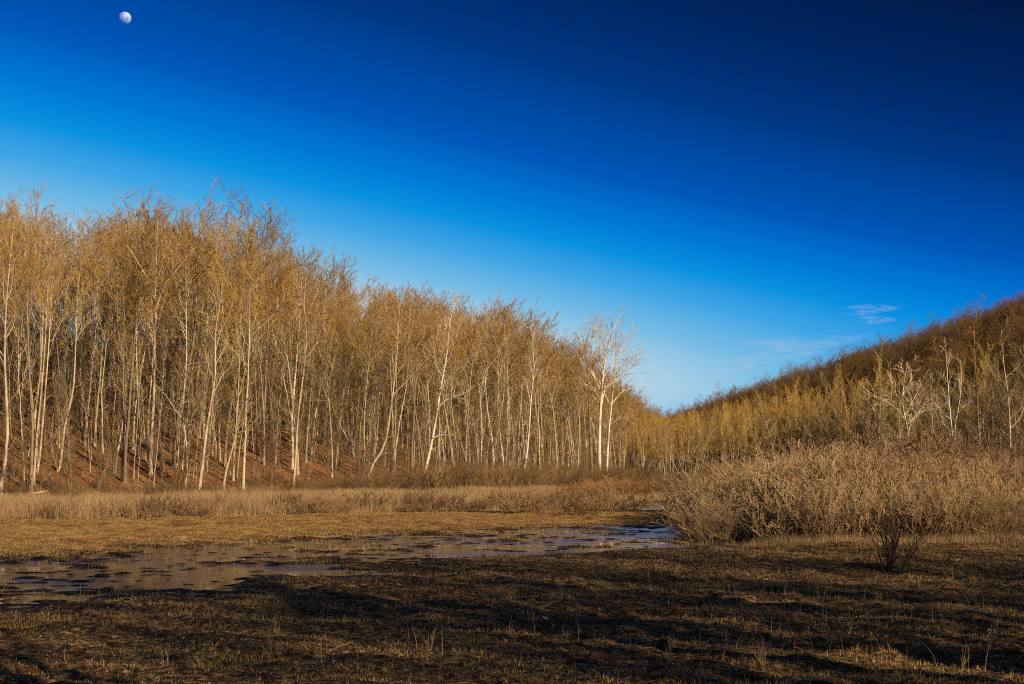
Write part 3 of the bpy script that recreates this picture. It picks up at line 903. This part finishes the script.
# brown brush between thicket and trees (right), and grey-brown brush along the left wood's foot
BR = [one_object('brush', shrub_geo(760 + i, 2.6, 3.4, 22, nb=7, nt=6, twr=.009, spread=.6, bend=.16), M_shrub_brown, M_twig_pale) for i in range(3)]
rng = np.random.default_rng(67)
P_, S_, = [], []
for i in range(4200):
    y = rng.uniform(92, 330); s_ = rng.uniform(-40, 1080); x = (s_ - 512) / F * y
    d = float(left_d(x, y)); h = float(right_prof(np.array([x]), np.array([y]))[0])
    if h > 3: continue
    if s_ < 655:
        if not (-9 < d < 2.5) : continue
        if s_ < 360 and rng.random() < .3: continue
        k = rng.uniform(.3, .8) * np.interp(s_, [0, 300, 450, 600], [.75, .85, 1.7, 1.5])
    else:
        if y < 130 or s_ > 960: continue
        k = rng.uniform(.7, 1.2) * np.interp(s_, [655, 760, 850], [.6, .8, 1.2])
    P_.append((x, y, gz(x, y))); S_.append((k * 1.2, k * 1.2, k))
scatter('brush', BR, rng.integers(0, 3, len(P_)), P_, rng.uniform(0, 6.28, len(P_)), S_,
        label='leafless grey-brown brush along the foot of the wood and behind the thicket', category='brush')
print('brush', len(P_))


# ------------------------------------------------------------------ grasses
def blades(name, x, y, h, w, lean, mat, seed, seg=2, z=None, **props):
    rng = np.random.default_rng(seed)
    n = len(x); a = rng.uniform(0, 6.28, n); b = rng.uniform(0, 6.28, n)
    zg = (ground(x, y) if z is None else z) - .02
    d = np.stack([np.cos(a), np.sin(a)], -1) * (lean * rng.random(n) ** 1.2)[:, None]
    side = np.stack([np.cos(b), np.sin(b)], -1) * (w / 2)[:, None]
    K = seg + 1; V = np.zeros((n, K, 2, 3))
    for k in range(K):
        u = k / seg
        cx = x + d[:, 0] * h * u ** 1.7; cy = y + d[:, 1] * h * u ** 1.7
        cz = zg + h * u * np.sqrt(np.maximum(1 - (lean * .6 * u) ** 2, .08))
        tw = (1 - .85 * u)
        V[:, k, 0] = np.stack([cx - side[:, 0] * tw, cy - side[:, 1] * tw, cz], -1)
        V[:, k, 1] = np.stack([cx + side[:, 0] * tw, cy + side[:, 1] * tw, cz], -1)
    idx = np.arange(n * K * 2).reshape(n, K, 2)
    Fc = np.stack([idx[:, :-1, 0], idx[:, :-1, 1], idx[:, 1:, 1], idx[:, 1:, 0]], -1).reshape(-1, 4)
    rn = np.repeat(np.clip(.55 * rng.random(n) + .45 * (.5 + 1.1 * fbm(x * .6, y * .45, seed + 60, 3)), 0, 1), K * 2)
    me = mesh_from(name, V.reshape(-1, 3), Fc, [mat], False, dict(rnd=rn))
    return link(name, me, kind='stuff', **props)


rng = np.random.default_rng(77)


def in_view(n, y0, y1, p=1.0, s0=-40, s1=1064):
    # even density per ground area (width grows with distance)
    y = np.sqrt(y0 ** 2 + (y1 ** 2 - y0 ** 2) * rng.random(n) ** p)
    x = (rng.uniform(s0, s1, n) - 512) / F * y
    return x, y


# foreground stubble in clumps
x, y = in_view(560000, 12, 58, 1.1)
cl = fbm(x * .9, y * .9, 81, 3) + .6 * fbm(x * 4, y * 4, 82, 2)
w_ = wetness(x, y)
ok = (cl > -.22 + .28 * (w_ > .35) * w_) & (rng.random(len(x)) < np.clip(.45 + cl * 1.2, .08, 1))
x, y, cl = x[ok], y[ok], cl[ok]
h = (.035 + .13 * np.clip(cl + .35, 0, 1) * rng.random(len(x)) + .05 * rng.random(len(x)) ** 6)
blades('stubble_grass', x, y, h, rng.uniform(.005, .013, len(x)), rng.uniform(.6, 2.2, len(x)), M_stubble, 1,
       label='short dead marsh grass over the dark muddy foreground', category='grass')
print('stubble', len(x))
x, y = in_view(110000, 12, 48)
cl = fbm(x * .7, y * .9, 181, 3)
ok = (cl > -.05) & (wetness(x, y) < .6); x, y = x[ok], y[ok]
blades('matted_grass', x, y, rng.uniform(.05, .13, len(x)), rng.uniform(.005, .011, len(x)), rng.uniform(1.5, 3.4, len(x)), M_tall, 12, 3,
       label='bent and flattened straw lying in mats over the foreground', category='grass')
print('matted', len(x))
# taller single dead stalks
x, y = in_view(5200, 12, 46)
ok = (fbm(x * .5, y * .5, 91, 2) + .25 * (x > 3) > .12) | (rng.random(len(x)) < .06)
x, y = x[ok], y[ok]
blades('dead_stalks', x, y, rng.uniform(.12, .42, len(x)), rng.uniform(.004, .008, len(x)), rng.uniform(.2, 1.3, len(x)), M_tall, 2, 3,
       label='thin dead stalks sticking out of the foreground mud', category='stalks')
# litter flakes
x, y = in_view(60000, 12, 50)
ok = wetness(x, y) < .7
x, y = x[ok], y[ok]; n = len(x)
zz = ground(x, y) + .012 + .03 * rng.random(n)
a = rng.uniform(0, 6.28, n); sz = rng.uniform(.008, .026, n) * (1 + 1.6 * (rng.random(n) < .03)); tilt = rng.uniform(-.5, .5, (n, 2))
V = np.zeros((n, 4, 3))
for k, (cx, cy) in enumerate([(-1, -.1), (0, -.6), (1.1, .1), (0, .6)]):
    dx = (cx * np.cos(a) - cy * np.sin(a)) * sz; dy = (cx * np.sin(a) + cy * np.cos(a)) * sz
    V[:, k] = np.stack([x + dx, y + dy, zz + dx * tilt[:, 0] + dy * tilt[:, 1]], -1)
link('fallen_leaves', mesh_from('fallen_leaves', V.reshape(-1, 3), np.arange(n * 4).reshape(n, 4), [M_leaf], False, dict(rnd=np.repeat(rng.random(n), 4))),
     kind='stuff', label='curled dead leaves lying over the foreground mud', category='leaves')
# meadow turf beyond the water
x, y = in_view(330000, 36, 100, 1.0, -40, 700)
ok = (poly_sd(POND, x, y) > -.3) & (left_d(x, y) < 0) & (fbm(x * .5, y * .7, 85, 3) > -.28) & (north_of_pond(x, y) > 0)
x, y = x[ok], y[ok]
blades('meadow_grass', x, y, rng.uniform(.03, .11, len(x)), rng.uniform(.008, .016, len(x)), rng.uniform(.3, 1.3, len(x)), M_meadow, 3,
       label='short golden turf between the water and the tall dry grass', category='grass')
print('meadow', len(x))
# band of tall dry grass at the foot of the wood
x, y = in_view(420000, 66, 170, 1.0, -40, 700)
edge = np.interp(sx_of(x, y), [0, 150, 300, 430, 520, 600, 660], [66, 67, 74, 79, 83, 96, 110]) + 3 * fbm(x * .3, y * .2, 88, 3)
ok = (y > edge) & (left_d(x, y) < 1.5) & (fbm(x * .35, y * .3, 86, 3) > -.3)
x, y, edge = x[ok], y[ok], edge[ok]
h = (.4 + .6 * rng.random(len(x)) ** 1.5 + 1.5 * fbm(x * .3, y * .3, 89, 4)).clip(.15, 2) * np.clip(.45 + (y - edge) * .1, .45, 1.0) * np.interp(y, [80, 105], [1, .55])
blades('tall_dry_grass', x, y, h, rng.uniform(.010, .024, len(x)), rng.uniform(.2, 1.7, len(x)), M_tall, 4,
       label='band of tall pale dry grass along the foot of the left wood', category='grass')
print('tall', len(x))
# dry grass under and before the right thicket
x, y = in_view(70000, 44, 60, 1.0, 640, 1070)
ok = (poly_sd(POND, x, y) > 0) & (y > 45.5 + 1.2 * fbm(x * .4, y * .3, 87, 2))
x, y = x[ok], y[ok]
blades('dry_grass', x, y, rng.uniform(.08, .4, len(x)), rng.uniform(.006, .012, len(x)), rng.uniform(.3, 1.2, len(x)), M_tall, 5,
       label='tan dry grass along the front foot of the right thicket', category='grass')

# ------------------------------------------------------------------ fallen log at the far left edge of the slope, bleached branch over the thicket
lg = poly_resample([(at(-5, 121)[0], 121, 0), (at(20, 122)[0], 122, 0), (at(50, 124)[0], 124, 0)], 6)
lg[:, 2] = [gz(a, b) + .22 for a, b in lg[:, :2]]
lg[:, 2] += np.array([0, .03, .1, .05, .12, .3])
V, Fc = tubes(lg[None], np.array([[.15, .13, .14, .1, .09, .04]]), 8)
link('fallen_trunk', mesh_from('fallen_trunk', V, Fc, [M_pale], True), label='pale fallen trunk lying level over the brush at the far left', category='fallen trunk')

rng = np.random.default_rng(87)
n = 150000
y = 104 + 130 * rng.random(n) ** 1.3; x = (rng.uniform(-30, 560, n) - 512) / F * y
dl = left_d(x, y); ok = (dl > -2) & (dl < 45) & (fbm(x * .25, y * .25, 95, 3) > -.15); x, y = x[ok], y[ok]
blades('leaf_litter', x, y, rng.uniform(.06, .3, len(x)), rng.uniform(.03, .1, len(x)), rng.uniform(.6, 2.2, len(x)), M_leaf, 6, 1,
       label='drifts of brown dead leaves on the left slope', category='leaves')
rng = np.random.default_rng(88)
n = 2600
yy = 108 + 200 * rng.random(n) ** 1.4; ss = rng.uniform(-30, 640, n); xx = (ss - 512) / F * yy
dl = left_d(xx, yy); ok = (dl > -1) & (dl < 45); xx, yy = xx[ok], yy[ok]; n = len(xx)
ln = rng.uniform(.5, 3.5, n); a = rng.uniform(0, 6.28, n); K = 5
u = np.linspace(-.5, .5, K)[None]
bx = xx[:, None] + np.cos(a)[:, None] * u * ln[:, None] + rng.normal(size=(n, K)) * .06 * ln[:, None]
by = yy[:, None] + np.sin(a)[:, None] * u * ln[:, None] + rng.normal(size=(n, K)) * .06 * ln[:, None]
bz = ground(bx, by) + .05 + rng.random((n, 1)) * .35 * (u + .5)
V, Fc = tubes(np.stack([bx, by, bz], -1), (.015 + .035 * rng.random((n, 1)) ** 2) * (1 - .6 * (u + .5)), 4)
link('fallen_branches', mesh_from('fallen_branches', V, Fc, [M_bark_dark], True), kind='stuff',
     label='dead branches scattered over the leaf litter of the left slope', category='branches')

# ------------------------------------------------------------------ sky, moon, cirrus
w = bpy.data.worlds.new('World'); scene.world = w; w.use_nodes = True
nt = w.node_tree; nt.nodes.clear()
sk = nt.nodes.new('ShaderNodeTexSky'); sk.sky_type = 'NISHITA'; sk.sun_disc = False
sk.sun_elevation = rad(SUN_EL); sk.sun_rotation = rad(SUN_AZ)
sep = nt.nodes.new('ShaderNodeSeparateColor'); nt.links.new(sk.outputs[0], sep.inputs[0])


def wm(op, a, b=0.0, c=0.0):
    m = nt.nodes.new('ShaderNodeMath'); m.operation = op
    for sock, v_ in zip(m.inputs, (a, b, c)):
        if isinstance(v_, (int, float)): sock.default_value = v_
        else: nt.links.new(v_, sock)
    return m.outputs[0]


# a polarising filter darkens the sky most at right angles to the sun; then the photograph's deep-blue tone curve
tcw = nt.nodes.new('ShaderNodeTexCoord')
dp = nt.nodes.new('ShaderNodeVectorMath'); dp.operation = 'DOT_PRODUCT'; dp.inputs[1].default_value = SD.tolist()
nt.links.new(tcw.outputs['Generated'], dp.inputs[0])
c2 = wm('MULTIPLY', dp.outputs['Value'], dp.outputs['Value'])
pol = wm('DIVIDE', wm('SUBTRACT', 1.0, c2), wm('ADD', 1.0, c2))
q_ = wm('MULTIPLY_ADD', wm('LOGARITHM', sep.outputs[1], math.e), 5.095, -6.28)
q_ = wm('MULTIPLY_ADD', wm('LOGARITHM', sep.outputs[2], math.e), -1.225, q_)
q_ = wm('MULTIPLY_ADD', pol, -1.63, q_)
fac = wm('MULTIPLY_ADD', q_, .2, 1.0)
cr = nt.nodes.new('ShaderNodeValToRGB'); nt.links.new(fac, cr.inputs[0])
stops = [(-5, (0, .006, .03)), (-4.64, (0, .009, .051)), (-3.79, (0, .021, .133)), (-3.2, (0, .038, .22)), (-2.25, (0, .092, .48)), (-1.7, (0, .2, .68)),
         (-1.37, (.003, .285, .75)), (-1.02, (.05, .38, .78)), (-.62, (.18, .5, .78)), (-.34, (.36, .6, .77)), (0, (.55, .72, .83))]
e = cr.color_ramp.elements
while len(e) < len(stops): e.new(.5)
for q, (p_, c_) in zip(e, stops):
    q.position = p_ / 5 + 1; q.color = (*c_, 1)
sc10 = nt.nodes.new('ShaderNodeVectorMath'); sc10.operation = 'SCALE'; sc10.inputs['Scale'].default_value = 10.0
nt.links.new(cr.outputs[0], sc10.inputs[0])
bg = nt.nodes.new('ShaderNodeBackground'); bg.inputs[1].default_value = .0733
nt.links.new(sc10.outputs[0], bg.inputs[0])
wo = nt.nodes.new('ShaderNodeOutputWorld'); nt.links.new(bg.outputs[0], wo.inputs[0])

t = NT('moon_surface')
d = t.n('ShaderNodeBsdfDiffuse'); t.l(t.ramp(t.noise(.045, 4, .6), [(.4, (.16, .18, .2)), (.56, (.33, .37, .4))]), d.inputs[0])
tr = t.n('ShaderNodeBsdfTransparent'); ad = t.n('ShaderNodeAddShader')
t.l(d.outputs[0], ad.inputs[0]); t.l(tr.outputs[0], ad.inputs[1])
mb = t.n('ShaderNodeMixShader'); t.l(t.n('ShaderNodeNewGeometry').outputs['Backfacing'], mb.inputs[0])
t.l(ad.outputs[0], mb.inputs[1]); t.l(tr.outputs[0], mb.inputs[2]); t.l(mb.outputs[0], t.out.inputs[0])
bpy.ops.mesh.primitive_uv_sphere_add(segments=48, ring_count=32, radius=24.5)
mo = bpy.context.object; mo.name = 'moon'; mo.data.name = 'moon'
mo.data.polygons.foreach_set('use_smooth', [True] * len(mo.data.polygons))
mo.data.materials.append(t.m)
DM = 6000.
pit = rad(5.06)
v = np.array([(125 - 512) / F, (342 - 18) / F, -1.0]); v /= np.linalg.norm(v)
cam_rx = math.pi / 2 + pit
yv = v[1] * math.cos(cam_rx) - v[2] * math.sin(cam_rx); zv = v[1] * math.sin(cam_rx) + v[2] * math.cos(cam_rx)
mo.location = (v[0] * DM, yv * DM, CAMH + zv * DM)
mo['label'] = 'small white gibbous moon high in the upper left of the blue sky'; mo['category'] = 'moon'

t = NT('cirrus')
tc = t.n('ShaderNodeTexCoord')
mp = t.n('ShaderNodeMapping'); mp.inputs['Scale'].default_value = (1, 1, 1); t.l(tc.outputs['UV'], mp.inputs[0])
sp = t.n('ShaderNodeSeparateXYZ'); t.l(tc.outputs['Generated'], sp.inputs[0])
def bump01(o_):   # 0 at both ends, 1 in the middle
    q = t.math('MULTIPLY', o_, t.math('SUBTRACT', 1.0, o_)); return t.math('MULTIPLY', q, 4.0, True)
ed = t.math('MULTIPLY', t.math('POWER', bump01(sp.outputs[0]), 1.3), t.math('POWER', bump01(sp.outputs[1]), 1.3))
nz = t.noise(2.2, 2, .5, 'Generated', (.7, 3.2, 1))
al = t.math('MULTIPLY', ed, t.math('MULTIPLY', t.math('SUBTRACT', nz, .4, True), 2.6, True), True)
al = t.math('MULTIPLY', al, .27)
df = t.n('ShaderNodeBsdfDiffuse'); df.inputs[0].default_value = (.9, .9, .9, 1)
tl = t.n('ShaderNodeBsdfTranslucent'); tl.inputs[0].default_value = (.9, .9, .9, 1)
aa = t.n('ShaderNodeAddShader'); t.l(df.outputs[0], aa.inputs[0]); t.l(tl.outputs[0], aa.inputs[1])
tr = t.n('ShaderNodeBsdfTransparent'); mx = t.n('ShaderNodeMixShader')
t.l(al, mx.inputs[0]); t.l(tr.outputs[0], mx.inputs[1]); t.l(aa.outputs[0], mx.inputs[2]); t.l(mx.outputs[0], t.out.inputs[0])
M_cir = t.m


def cirrus(sxl, sxr, ytop, ybot, alt):
    e0, e1 = (468 - ytop) / F, (468 - ybot) / F      # nearer, farther
    ya, yb = alt / e0, alt / e1
    ym = (ya + yb) / 2
    xa, xb = (sxl - 512) / F * ym, (sxr - 512) / F * ym
    nn = 24
    V, Fq_ = [], []
    for j in range(nn + 1):
        for i in range(nn + 1):
            u, v_ = i / nn, j / nn
            V.append((xa + (xb - xa) * u, ya + (yb - ya) * v_ - (u * u) * (yb - ya) * .9, alt + 15 * math.sin(u * 5 + v_ * 3)))
    for j in range(nn):
        for i in range(nn):
            a_ = j * (nn + 1) + i; Fq_.append((a_, a_ + 1, a_ + nn + 2, a_ + nn + 1))
    me = bpy.data.meshes.new('cirrus_clouds'); me.from_pydata(V, [], Fq_); me.materials.append(M_cir); me.update()
    return link('cirrus_clouds', me, kind='stuff')


cirrus(725, 868, 340, 353, 700)
cirrus(745, 850, 344, 351, 705)
cirrus(842, 900, 307, 313, 700)
cirrus(856, 898, 318, 322, 700)
cirrus(715, 800, 356, 372, 700)

# ------------------------------------------------------------------ sun, camera, view
sl = bpy.data.lights.new('sun', 'SUN'); sl.energy = 5.0; sl.angle = rad(.5); sl.color = (1, .80, .52)
so = bpy.data.objects.new('sun', sl); C.objects.link(so)
from mathutils import Vector
so.rotation_euler = Vector(SD.tolist()).to_track_quat('Z', 'Y').to_euler()
so.location = (40, -40, 60)
cam = bpy.data.cameras.new('camera'); co = bpy.data.objects.new('camera', cam); C.objects.link(co)
cam.sensor_width = 36; cam.lens = 50; cam.clip_end = 30000; cam.clip_start = .1
co.location = (0, 0, CAMH); co.rotation_euler = (cam_rx, 0, 0)
scene.camera = co
scene.render.resolution_x, scene.render.resolution_y = 1024, 684
vs = scene.view_settings
vs.view_transform = 'Standard'; vs.look = 'None'; vs.gamma = 1; vs.exposure = .45; vs.use_curve_mapping = False
scene.cycles.use_denoising = False; scene.cycles.filter_width = 1.0; scene.cycles.max_bounces = 4; scene.cycles.diffuse_bounces = 2; scene.cycles.transparent_max_bounces = 12
